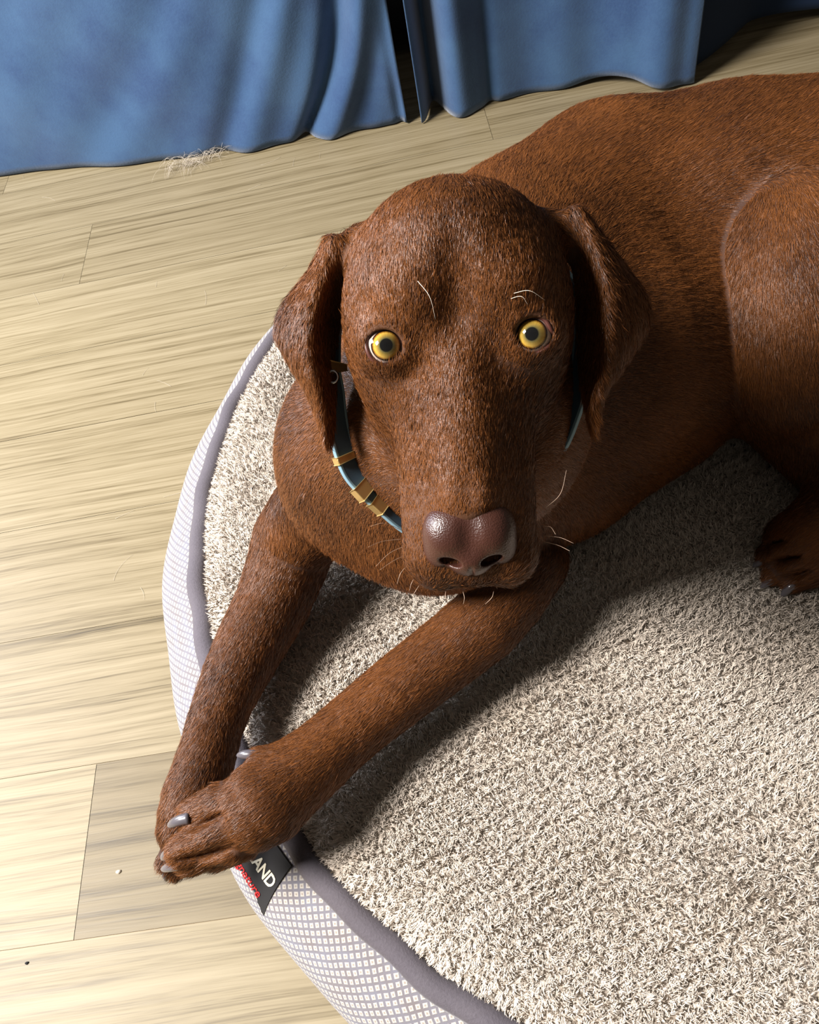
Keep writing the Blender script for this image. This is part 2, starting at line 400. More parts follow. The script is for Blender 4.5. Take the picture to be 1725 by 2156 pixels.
# ------------------------------------------------------------------ dog bed
BC = np.array([.390, .547])
def bed_top_z(x, y):
    r = np.hypot(np.asarray(x)-BC[0], np.asarray(y)-BC[1])
    e = np.clip((.648-r)/.085, 0, 1)
    z = .124+.034*np.sqrt(1-(1-e)**2)
    return z
PROF = [(.640, .006), (.690, .002), (.716, .020), (.726, .048), (.718, .080), (.698, .106), (.674, .124), (.658, .130)]
def panel_point(th, s):
    P = PROFS; i = s*(len(P)-1); k = min(int(i), len(P)-2); f = i-k
    r, z = P[k]*(1-f)+P[k+1]*f
    dr, dz = P[k+1]-P[k]; nl = math.hypot(dr, dz)
    n = np.array([dz/nl*math.cos(th), dz/nl*math.sin(th), -dr/nl])
    return np.array([BC[0]+r*math.cos(th), BC[1]+r*math.sin(th), z]), n
PROFS = smooth_poly(np.array(PROF), 60)
def build_bed():
    root = empty('dog_bed', (BC[0], BC[1], 0), 'large round dog bed with pale plush top and patterned grey side under the dog', 'dog bed')
    # side panel
    n, m = 360, len(PROFS); V = []; UV = []
    arc = np.r_[0, np.cumsum(np.linalg.norm(np.diff(PROFS, axis=0), axis=1))]
    for i in range(n+1):
        th = 2*math.pi*i/n
        wob = .003*math.sin(th*9)+.002*math.sin(th*23+1)
        for j in range(m):
            r, z = PROFS[j]; b = math.sin(math.pi*j/(m-1)); r = r+wob*b
            V.append((BC[0]+r*math.cos(th), BC[1]+r*math.sin(th), z)); UV.append((th*.70, arc[j]))
    F = [(i*m+j, (i+1)*m+j, (i+1)*m+j+1, i*m+j+1) for i in range(n) for j in range(m-1)]
    o = mesh_obj('side_panel', V, F, M['panel'], root)
    me = o.data; uvl = me.uv_layers.new(name='UVMap')
    li = np.empty(len(me.loops), dtype=np.int32); me.loops.foreach_get('vertex_index', li)
    uvl.data.foreach_set('uv', np.array(UV, dtype=np.float32)[li].ravel())
    # piping
    P = []
    for i in range(420):
        th = 2*math.pi*i/420; r = .6545+.0012*math.sin(th*31)+.001*math.sin(th*57)
        P.append((BC[0]+r*math.cos(th), BC[1]+r*math.sin(th), .1325+.0008*math.sin(th*43)))
    V, F = tube(P, .0118, 14, closed=True)
    V = np.array(V); V[:, 2] = .1325+(V[:, 2]-.1325)*.8
    mesh_obj('piping', V, F, M['piping'], root)
    # plush cushion: polar grid
    nr, nt = 150, 420; V = []
    R_ = .645*np.linspace(0, 1, nr)**.8
    for r in R_:
        for t in range(nt):
            th = 2*math.pi*t/nt; V.append((BC[0]+r*math.cos(th), BC[1]+r*math.sin(th)))
    V = np.array(V); z = bed_top_z(V[:, 0], V[:, 1])
    x, y = V[:, 0], V[:, 1]
    z = z+.0012*np.sin(x*43+y*17)+.0012*np.sin(y*51-x*23)
    # the dog's weight presses the pile down a little
    for (px, py, rad, dz) in ((1180, 900, .17, .008), (560, 1650, .06, .004), (850, 1440, .06, .004), (520, 1400, .05, .004)):
        c = PZ(px, py, .16); z -= dz*np.exp(-((x-c[0])**2+(y-c[1])**2)/rad**2)
    V = np.c_[V, z]
    F = [(i*nt+t, (i+1)*nt+t, (i+1)*nt+(t+1) % nt, i*nt+(t+1) % nt) for i in range(nr-1) for t in range(nt)]
    b = len(V); V = np.vstack([V, [[BC[0]+.645*math.cos(2*math.pi*t/nt), BC[1]+.645*math.sin(2*math.pi*t/nt), .10] for t in range(nt)]])
    F += [((nr-1)*nt+t, b+t, b+(t+1) % nt, (nr-1)*nt+(t+1) % nt) for t in range(nt)]
    F = np.array(F); X, Y = V[:, 0], V[:, 1]
    fl = np.c_[.5*np.sin(X*19+Y*11)+.3*np.sin(Y*37)-.35, .5*np.cos(Y*17-X*9)+.3*np.sin(X*31)-.35, 0*X]*.5
    rr = np.hypot(X-BC[0], Y-BC[1])
    Nn = normals(V, F); Nn[Nn[:, 2] < 0] *= -1
    msk = in_view(V, .40).astype(float); msk[b:] = 0
    msk[rr > .642] = 0; msk[(Y > 1.0)] *= .3
    hairy('plush_top', V, F, Nn, [M['plush_base'], M['plush']], root, msk, fl, np.where(rr > .62, .7, 1.0), 1000000, .0080, .0010, 1.3, .20, .60, 700, seed=3)
    # brand label sewn on the side panel
    def th_of(px, py, s):
        best = None
        for k in range(2000):
            th = math.pi+1.6*k/2000
            p, _ = panel_point(th, s); d = p-CAM; t = d@FW
            e = (CXP+FPX*(d@RT)/t-px)**2+(CYP-FPX*(d@UP)/t-py)**2
            if best is None or e < best[0]: best = (e, th)
        return best
    thL = th_of(585, 1875, .72)[1]          # lower end of the label
    rr_ = .70; wl = .085; s0, s1 = .57, .90
    def lab(u, v, off):                       # u metres back from the lower end, v 0..1 up the panel
        p, n_ = panel_point(thL-u/rr_, s0+(s1-s0)*v); return p+n_*off
    V = []; nu, nv = 30, 14
    for off in (.0030, .0008):
        for i in range(nu+1):
            for j in range(nv+1): V.append(lab(wl*i/nu, j/nv, off))
    F = []; k = (nu+1)*(nv+1)
    for i in range(nu):
        for j in range(nv):
            a = i*(nv+1)+j; F.append((a, a+1, a+nv+2, a+nv+1)); F.append((a+k, a+k+nv+1, a+k+nv+2, a+k+1))
    for i in range(nu):
        a = i*(nv+1); F.append((a, a+nv+1, a+nv+1+k, a+k)); a += nv; F.append((a, a+k, a+nv+1+k, a+nv+1))
    for j in range(nv):
        a = j; F.append((a, a+k, a+1+k, a+1)); a += nu*(nv+1); F.append((a, a+1, a+1+k, a+k))
    lb = mesh_obj('label', V, F, M['black'], root, False); lb['label'] = 'black sewn label with white capitals and red script'
    lv = np.linalg.norm(lab(0, 0, 0)-lab(0, 1, 0))
    def letters(txt, size, u_end, v0, mat, name, shear, xs=1.0, bold=0):
        cu = bpy.data.curves.new('t', 'FONT'); cu.body = txt; cu.size = size; cu.shear = shear; cu.extrude = .0003; cu.offset = bold
        cu.resolution_u = 3; cu.space_character = .95
        to = bpy.data.objects.new('t', cu); C.objects.link(to)
        dg = bpy.context.evaluated_depsgraph_get(); me = bpy.data.meshes.new_from_object(to.evaluated_get(dg))
        bpy.data.objects.remove(to)
        V = np.array([v.co[:] for v in me.vertices]); F = [tuple(p.vertices) for p in me.polygons]
        V[:, 0] *= xs; wmax = V[:, 0].max()
        W_ = [lab(u_end+(wmax-x), v0+y/lv, .0034+z) for x, y, z in V]
        t = mesh_obj(name, W_, F, mat, lb, False)
    letters('LAND', .0185, .004, .46, M['white'], 'lettering', .25, .82, .0004)
    letters('Signature', .0165, .012, .14, M['red'], 'script_lettering', .45, .85)
    return root
bed = build_bed()

# ------------------------------------------------------------------ head frame (metres; a right, b down the muzzle, c toward the viewer)
H0 = PT(965, 715, .50)
hc = -ray(965, 715); hc /= np.linalg.norm(hc)
_d = -(UP) ; _ang = math.radians(3.3)
_b0 = -UP*math.cos(_ang)+RT*math.sin(_ang)
hb = _b0-hc*(_b0@hc); hb /= np.linalg.norm(hb)
ha = np.cross(hc, -hb); ha = ha/np.linalg.norm(ha)
if ha@RT < 0: ha = -ha
HM = np.stack([ha, hb, hc])            # rows
def toH(p): return (p-H0)@HM.T
def fromH(q): return H0+np.asarray(q, float)@HM
def HP(px, py, c):                      # a pixel at head depth c (cm) -> world
    d = ray(px, py); s = (c*.01-(CAM-H0)@hc)/(d@hc); return CAM+d*s
def HL(px, py, c): return toH(HP(px, py, c))*100
def wpt(px, py, z, rpx=None):
    p = PZ(px, py, z); return p if rpx is None else (p, rpx*PTt(p)/FPX)

# ------------------------------------------------------------------ signed distance shapes
PR = []      # each: (fn(points)->d, k, op, bound centre fn same, flow vector)
def smin(a, b, k):
    h = np.clip(.5+.5*(b-a)/k, 0, 1); return b*(1-h)+a*h-k*h*(1-h)
def cone(a, b, ra, rb, k=.02, op='u', flow=None, P=None):
    a = np.array(a, float); b = np.array(b, float); ab = b-a; L2 = ab@ab
    def f(p):
        t = np.clip(((p-a)@ab)/L2, 0, 1); t2 = t
        return np.linalg.norm(p-a-t[:, None]*ab, axis=1)-(ra+(rb-ra)*t2)
    (PR if P is None else P).append((f, k, op, ab/math.sqrt(L2) if flow is None else np.array(flow, float)))
def ell(c, r, k=.02, op='u', flow=(0, 0, -1), axes=None, P=None):
    c = np.array(c, float); r = np.array(r, float); A = np.eye(3) if axes is None else np.array(axes, float)
    def f(p):
        q = (p-c)@A.T; k0 = np.linalg.norm(q/r, axis=1); k1 = np.linalg.norm(q/r**2, axis=1)+1e-9
        return k0*(k0-1)/k1
    (PR if P is None else P).append((f, k, op, np.array(flow, float)))
cm = .01
def hell(c, r, k=1.0, op='u', rot=None, flow=(0, -1, 0), both=True, P=None):
    """ellipsoid in the head frame, centimetres, mirrored in a"""
    c = np.array(c, float)*cm; r = np.array(r, float)*cm
    A = np.eye(3)
    if rot is not None: A = np.array(Matrix.Rotation(math.radians(rot[1]), 3, rot[0]).transposed())
    fw = np.array(flow, float)
    def f(p):
        q = toH(p)
        if both: q[:, 0] = np.abs(q[:, 0])
        q = (q-c)@A.T; k0 = np.linalg.norm(q/r, axis=1); k1 = np.linalg.norm(q/r**2, axis=1)+1e-9
        return k0*(k0-1)/k1
    (PR if P is None else P).append((f, k*cm, op, ('h', fw)))
def hcone(a, b, ra, rb, k=1.0, op='u', flow=(0, -1, 0), both=True, P=None):
    a = np.array(a, float)*cm; b = np.array(b, float)*cm; ra *= cm; rb *= cm; ab = b-a; L2 = ab@ab
    def f(p):
        q = toH(p)
        if both: q[:, 0] = np.abs(q[:, 0])
        t = np.clip(((q-a)@ab)/L2, 0, 1)
        return np.linalg.norm(q-a-t[:, None]*ab, axis=1)-(ra+(rb-ra)*t)
    (PR if P is None else P).append((f, k*cm, op, ('h', np.array(flow, float))))
def chain(pts, k=.02, flow=None, P=None, n=14):
    """pts: (px,py,z,rpx) -> one smooth limb of varying radius"""
    W = [wpt(*q) for q in pts]
    Q = smooth_poly(np.array([[*a, r] for a, r in W]), n); A, B = Q[:-1], Q[1:]
    fl = Q[-1, :3]-Q[0, :3] if flow is None else np.array(flow, float)
    def f(p):
        d = np.full(len(p), 9.0)
        for a, b in zip(A, B):
            ab = b[:3]-a[:3]; t = np.clip((p-a[:3])@ab/(ab@ab), 0, 1)
            d = np.minimum(d, np.linalg.norm(p-a[:3]-t[:, None]*ab, axis=1)-(a[3]+(b[3]-a[3])*t))
        return d
    (PR if P is None else P).append((f, k, 'u', fl/np.linalg.norm(fl)))

BODYFLOW = (.8, .25, -.15)
# trunk, from the withers to the rump (metres)
def wr(px, py, z, r): return wpt(px, py, z), r
trunk = [wr(1120, 590, .335, .112), wr(1290, 500, .315, .136), wr(1540, 490, .30, .148), wr(1760, 480, .30, .146), wr(1960, 470, .27, .12)]
for (a, ra), (b, rb) in zip(trunk[:-1], trunk[1:]): cone(a, b, ra, rb, .03, flow=BODYFLOW)
# chest, shoulders and elbows
TRUNK0 = trunk[0][0]
cone(*[x for x in (wpt(1230, 840, .262), wpt(1330, 800, .25))], .112, .105, .04, flow=(.5, .2, -.5))
cone(wpt(1280, 720, .29), wpt(1440, 700, .26), .13, .12, .04, flow=(.6, .1, -.4))
cone(wpt(1370, 880, .215), wpt(1250, 1000, .20), .062, .045, .03, flow=(-.6, -.5, -.3))     # near upper arm and elbow
CH = PT(850, 958, .76); NK = PT(966, 868, .655); CH2 = PT(930, 1062, .745)
cone(fromH((0, -.010, -.105)), NK, .068, .089, .03, flow=(.3, .6, -.5))
cone(NK, CH, .091, .103, .035, flow=(-.2, .2, -.8))
cone(NK, TRUNK0, .085, .120, .05, flow=(.3, .7, -.3))
cone(CH, CH2, .103, .070, .03, flow=(.0, -.1, -.9))
cone(CH, wpt(1150, 800, .26), .100, .13, .05, flow=(.4, .2, -.6))
cone(CH2, wpt(1150, 1000, .23), .068, .075, .04, flow=(.3, 0, -.8))
# far fore leg (image left)
chain([(700, 1045, .30, 100), (625, 1130, .245, 88), (588, 1240, .215, 80), (510, 1390, .20, 70), (462, 1500, .195, 60), (436, 1590, .192, 60), (408, 1680, .186, 66), (390, 1740, .180, 58)], .012)
LT = [((402, 1725), (352, 1812), 27, .178), ((410, 1750), (372, 1832), 24, .168), ((430, 1750), (415, 1815), 24, .166)]
for a, b, r, z in LT:
    fl = None
    cone(*[wpt(a[0], a[1], z), wpt(b[0], b[1], z-.006)], r*PTt(wpt(*a, z))/FPX, r*.85*PTt(wpt(*a, z))/FPX, .006)
# near fore leg (crossing over, image centre)
chain([(1110, 1180, .235, 85), (1040, 1290, .225, 80), (950, 1368, .216, 76), (850, 1445, .212, 74), (745, 1530, .212, 70), (668, 1598, .215, 74), (600, 1652, .218, 84), (555, 1690, .220, 90), (515, 1715, .218, 74)], .010)
RTOES = [((470, 1685), (412, 1712), 40, .230), ((470, 1740), (388, 1790), 42, .226), ((490, 1785), (398, 1815), 33, .212), ((520, 1780), (455, 1808), 30, .205)]
for a, b, r, z in RTOES:
    s = PTt(wpt(*a, z))/FPX
    cone(wpt(a[0], a[1], z), wpt(b[0], b[1], z-.010), r*s, r*.90*s, .003)
cone(wpt(590, 1600, .235), wpt(548, 1590, .238), 26*.0004, 18*.0004, .010)     # dewclaw pad
def groove(a, b, z, wd, dp, k=.006):
    A, B = wpt(*a, z), wpt(*b, z); m = (A+B)/2; x = B-A; L = np.linalg.norm(x); x = x/L
    v = CAM-m; v /= np.linalg.norm(v); v = v-x*(v@x); v /= np.linalg.norm(v)
    ell(m, (L/2, wd, dp), k, 's', axes=np.array([x, np.cross(v, x), v]))
groove((475, 1712), (366, 1766), .250, .0032, .022)
groove((490, 1786), (356, 1816), .234, .0030, .020)
groove((500, 1822), (410, 1832), .218, .0020, .014)
groove((384, 1752), (352, 1800), .188, .0018, .014)
groove((600, 1572), (540, 1608), .262, .0020, .012, .008)
groove((1700, 1125), (1610, 1148), .205, .0022, .014)
groove((1700, 1166), (1612, 1190), .204, .0022, .014)
groove((1715, 1198), (1650, 1222), .200, .0022, .014)
# hind leg
ell(wpt(1682, 625, .325), (.100, .140, .100), .006, flow=(.1, -.4, -.8), axes=np.array([RT, UP, -FW]))
cone(wpt(1640, 780, .235), wpt(1800, 960, .21), .075, .06, .02, flow=(.2, -.4, -.8))
cone(wpt(1900, 1000, .215), wpt(1760, 1095, .195), .040, .036, .02)
cone(wpt(1760, 1095, .195), wpt(1700, 1150, .190), .036, .040, .015)
HT = [((1690, 1110), (1642, 1120), 38, .186), ((1680, 1150), (1622, 1168), 38, .186), ((1690, 1185), (1632, 1208), 36, .184), ((1710, 1205), (1672, 1224), 34, .182)]
for a, b, r, z in HT:
    s = PTt(wpt(*a, z))/FPX; cone(wpt(a[0], a[1], z), wpt(b[0], b[1], z-.008), r*s*.8, r*.72*s, .004)
# tail lying behind
cone(wpt(1960, 470, .24), wpt(2150, 760, .19), .045, .03, .03); cone(wpt(2150, 760, .19), wpt(2120, 1000, .18), .03, .018, .02)

PR.sort(key=lambda q: q[2] == 's')
# head
hell((0, -4.2, -5.6), (6.9, 6.2, 6.1), 1.0)
hell((3.3, -1.4, -4.6), (4.3, 5.4, 4.6), 1.4, flow=(.3, -1, 0))
hell((3.1, 1.5, -5.4), (4.0, 4.7, 4.0), 1.3, flow=(.3, -1, -.2))
hell((2.7, -2.9, -1.9), (2.7, 2.6, 2.5), 1.4)                       # brow
hell((0, -5.2, -2.2), (3.6, 3.4, 2.6), 1.5)                         # forehead
hcone((0, -.6, -2.6), (0, 9.6, .1), 2.5, 2.35, 1.4)                 # bridge
hcone((1.6, 4.6, -3.4), (1.95, 11.6, -1.5), 3.1, 2.45, 1.4, flow=(.4, -1, 0))
hell((2.25, 13.7, -1.8), (2.25, 2.6, 2.7), .7, flow=(.3, -.6, -.5))
hell((0, 13.4, -1.0), (2.6, 2.6, 2.1), .8)
hcone((0, 5.5, -6.4), (0, 12.9, -4.8), 2.9, 1.9, .8)                # lower jaw
hcone((0, -6.5, 1.5), (0, -1.2, .75), .40, .45, 1.6, 's')             # furrow
hell((0, 8.6, 2.9), (.55, 1.5, .6), .9, 's')                         # dent above the nose
# eyes
EY = {}
EC = -1.2
for sgn, (ex, ey) in ((-1, (812, 729)), (1, (1121, 705))): EY[sgn] = HL(ex, ey, EC)
for sgn in (-1, 1):
    e = EY[sgn]
    hell((e[0], e[1], EC-.25), (1.9, 1.7, 1.50), 1.2, both=False)
    hell((e[0], e[1], .1), (1.14, 1.02, 1.8), .18, 's', both=False)
    for ca, cb in (((1.0, .72), (-1.0, -.1)) if sgn < 0 else ((-.9, .7), (1.15, .1))):
        hcone((e[0]+ca*.35, e[1]+cb*.35, .2), (e[0]+ca, e[1]+cb, .2), .55, .16, .15, 's', both=False)
    hell((e[0], e[1], EC), (1.33, 1.33, 1.33), .08, 's', both=False)
# ears: curled flaps swept through point clouds
def ear_sheet(O, F, I, cO, cF, cI, n=46, m=26):
    def li(L, c): 
        c = np.interp(np.linspace(0, 1, len(L)), np.linspace(0, 1, len(c)), c)
        return smooth_poly(np.array([HP(x, y, cc) for (x, y), cc in zip(L, c)]), n)
    A, B, D = li(O, cO), li(F, cF), li(I, cI)
    pts = []
    for v in np.linspace(0, 1, m*2):
        # quadratic through O, F, I with a tight fold at F
        if v < .5: q = v*2; s = A*(1-q)+B*q; bul = math.sin(math.pi*q)*.006
        else: q = (v-.5)*2; s = B*(1-q)+D*q; bul = math.sin(math.pi*q)*.001
        pts.append(s+hc*bul)
    return np.vstack(pts)
earL = ear_sheet([(690, 500), (655, 570), (600, 640), (583, 695), (606, 752), (652, 830), (690, 930)],
                 [(715, 512), (682, 575), (660, 650), (652, 730), (668, 800), (684, 860), (694, 932)],
                 [(728, 560), (718, 600), (712, 660), (704, 735), (702, 800), (700, 860), (697, 930)],
                 (-5.5, -6.5, -7.5, -7.5, -7, -6.5, -6), (-5, -4.2, -3.6, -3.6, -4, -5, -6), (-6, -7.2, -7.8, -7.8, -7.2, -6.8, -6.2))
earR = ear_sheet([(1225, 442), (1305, 550), (1358, 625), (1362, 680), (1322, 752), (1275, 815), (1252, 905)],
                 [(1205, 440), (1252, 525), (1277, 610), (1281, 700), (1268, 790), (1250, 855), (1250, 908)],
                 [(1180, 480), (1208, 560), (1218, 650), (1222, 740), (1230, 820), (1240, 870), (1248, 900)],
                 (-5.5, -6.8, -7.8, -7.8, -7, -6.5, -6), (-5, -4.2, -3.6, -3.4, -4, -5, -6), (-6, -7.2, -7.8, -7.8, -7.2, -6.8, -6.2))
def cloud(P, r, k, flow):
    P = np.asarray(P); lo, hi = P.min(0)-.03, P.max(0)+.03; ctr, = [P.mean(0)]
    rad = np.linalg.norm(P-ctr, axis=1).max()
    def f(p):
        out = np.linalg.norm(p-ctr, axis=1)-rad
        ok = np.all((p > lo) & (p < hi), axis=1); out = np.maximum(out, .03)
        idx = np.nonzero(ok)[0]
        if len(idx):
            q = p[idx].astype(np.float32); PP = P.astype(np.float32); r2 = np.empty(len(idx), np.float32)
            pn = (PP**2).sum(1)
            for s in range(0, len(idx), 20000):
                a = q[s:s+20000]-ctr.astype(np.float32); B = PP-ctr.astype(np.float32)
                d2 = (a**2).sum(1)[:, None]+(B**2).sum(1)[None]-2*a@B.T
                r2[s:s+20000] = d2.min(1)
            out[idx] = np.sqrt(np.maximum(r2, 0))-r
        return out
    PR.append((f, k, 'u', flow))
cloud(earL, .0024, .005, ('h', np.array([-.3, 1, 0.])))
cloud(earR, .0024, .005, ('h', np.array([.3, 1, 0.])))
hell((6.4, -6.2, -6.2), (1.3, 1.7, 1.5), 1.4, flow=(.5, 1, 0))        # ear roots
# keep the belly and chest above the bed
def sdf(p, prims):
    d = None
    for f, k, op, fl in prims:
        v = f(p)
        if d is None: d = v
        elif op == 'u': d = smin(d, v, k)
        else: d = -smin(-d, v, k)
    return d
def march(prims, lo, hi, vs, bs=8):
    """sparse surface nets -> V, quads"""
    lo = np.array(lo); nb = np.ceil((np.array(hi)-lo)/(vs*bs)).astype(int); n = nb*bs+1
    G = np.full(n, 1.0, np.float32)
    gi = np.stack(np.meshgrid(*[np.arange(k) for k in nb], indexing='ij'), -1).reshape(-1, 3)
    ctr = lo+(gi+.5)*bs*vs; half = bs*vs*.87
    Ds = np.stack([f(ctr) for f, _, _, _ in prims]); 
    kk = np.array([q[1] for q in prims]); U = np.array([q[2] == 'u' for q in prims])
    m = sdf(ctr, prims)
    inside = m < -(half*2.2); near = np.abs(m) <= half*2.2
    for b in gi[inside]: G[b[0]*bs:(b[0]+1)*bs+1, b[1]*bs:(b[1]+1)*bs+1, b[2]*bs:(b[2]+1)*bs+1] = -1.0
    B = gi[near]; Dn = Ds[:, near]; mn = m[near]
    off = np.stack(np.meshgrid(*[np.arange(bs+1)]*3, indexing='ij'), -1).reshape(-1, 3)
    for s in range(0, len(B), 1500):
        bb = B[s:s+1500]; idx = bb[:, None, :]*bs+off[None]; pts = lo+idx*vs
        d = np.full(idx.shape[:2], 9.0)
        for i, (f, k, op, fl) in enumerate(prims):
            act = Dn[i, s:s+1500] < np.maximum(mn[s:s+1500], 0)+k+2.4*half if U[i] else Dn[i, s:s+1500] < k+2.4*half
            if not act.any(): continue
            v = f(pts[act].reshape(-1, 3)).reshape(-1, off.shape[0])
            cur = d[act]
            d[act] = smin(cur, v, k) if op == 'u' else -smin(-cur, v, k)
        G[idx[..., 0], idx[..., 1], idx[..., 2]] = d
    S = G < 0
    nx, ny, nz = G.shape
    c = np.zeros((nx-1, ny-1, nz-1), np.uint8)
    for a in (0, 1):
        for b in (0, 1):
            for e in (0, 1): c += S[a:nx-1+a, b:ny-1+b, e:nz-1+e]
    cells = np.argwhere((c > 0) & (c < 8)); del c
    acc = np.zeros((len(cells), 3)); cnt = np.zeros(len(cells))
    co = [(a, b, e) for a in (0, 1) for b in (0, 1) for e in (0, 1)]
    vals = {q: G[cells[:, 0]+q[0], cells[:, 1]+q[1], cells[:, 2]+q[2]].astype(float) for q in co}
    for q in co:
        for ax in range(3):
            if q[ax] == 1: continue
            q2 = list(q); q2[ax] = 1; q2 = tuple(q2); a, b = vals[q], vals[q2]
            x = (a < 0) != (b < 0); t = np.where(x, a/np.where(x, a-b, 1), 0)
            pt = np.array(q, float)[None].repeat(len(cells), 0); pt[:, ax] = t
            acc[x] += pt[x]; cnt[x] += 1
    V = lo+(cells+acc/np.maximum(cnt, 1)[:, None])*vs
    key = (cells[:, 0].astype(np.int64)*ny+cells[:, 1])*nz+cells[:, 2]
    order = np.argsort(key); sk = key[order]
    def look(c3):
        kx = (c3[:, 0].astype(np.int64)*ny+c3[:, 1])*nz+c3[:, 2]
        return order[np.minimum(np.searchsorted(sk, kx), len(sk)-1)]
    Fs = []
    for ax in range(3):
        sl0 = [slice(1, -1)]*3; sl0[ax] = slice(0, -1); sl1 = [slice(1, -1)]*3; sl1[ax] = slice(1, None)
        A, Bq = S[tuple(sl0)], S[tuple(sl1)]
        e = np.argwhere(A != Bq); fl = A[e[:, 0], e[:, 1], e[:, 2]]
        base = e+1; base[:, ax] -= 1
        u, v = (ax+1) % 3, (ax+2) % 3
        c00 = base.copy(); c00[:, u] -= 1; c00[:, v] -= 1
        c10 = base.copy(); c10[:, v] -= 1
        c11 = base; c01 = base.copy(); c01[:, u] -= 1
        Q = np.stack([look(c00), look(c10), look(c11), look(c01)], 1)
        Q[~fl] = Q[~fl][:, ::-1]; Fs.append(Q)
    F = np.vstack(Fs)
    return V, F
def laplace(V, F, it=2, lam=.5):
    E = np.vstack([F[:, [0, 1]], F[:, [1, 2]], F[:, [2, 3]], F[:, [3, 0]]])
    n = len(V); cnt = np.bincount(np.r_[E[:, 0], E[:, 1]], minlength=n)
    for _ in range(it):
        S = np.stack([np.bincount(np.r_[E[:, 0], E[:, 1]], weights=np.r_[V[E[:, 1], k], V[E[:, 0], k]], minlength=n) for k in range(3)], 1)
        V = V+(S/np.maximum(cnt, 1)[:, None]-V)*lam
    return V
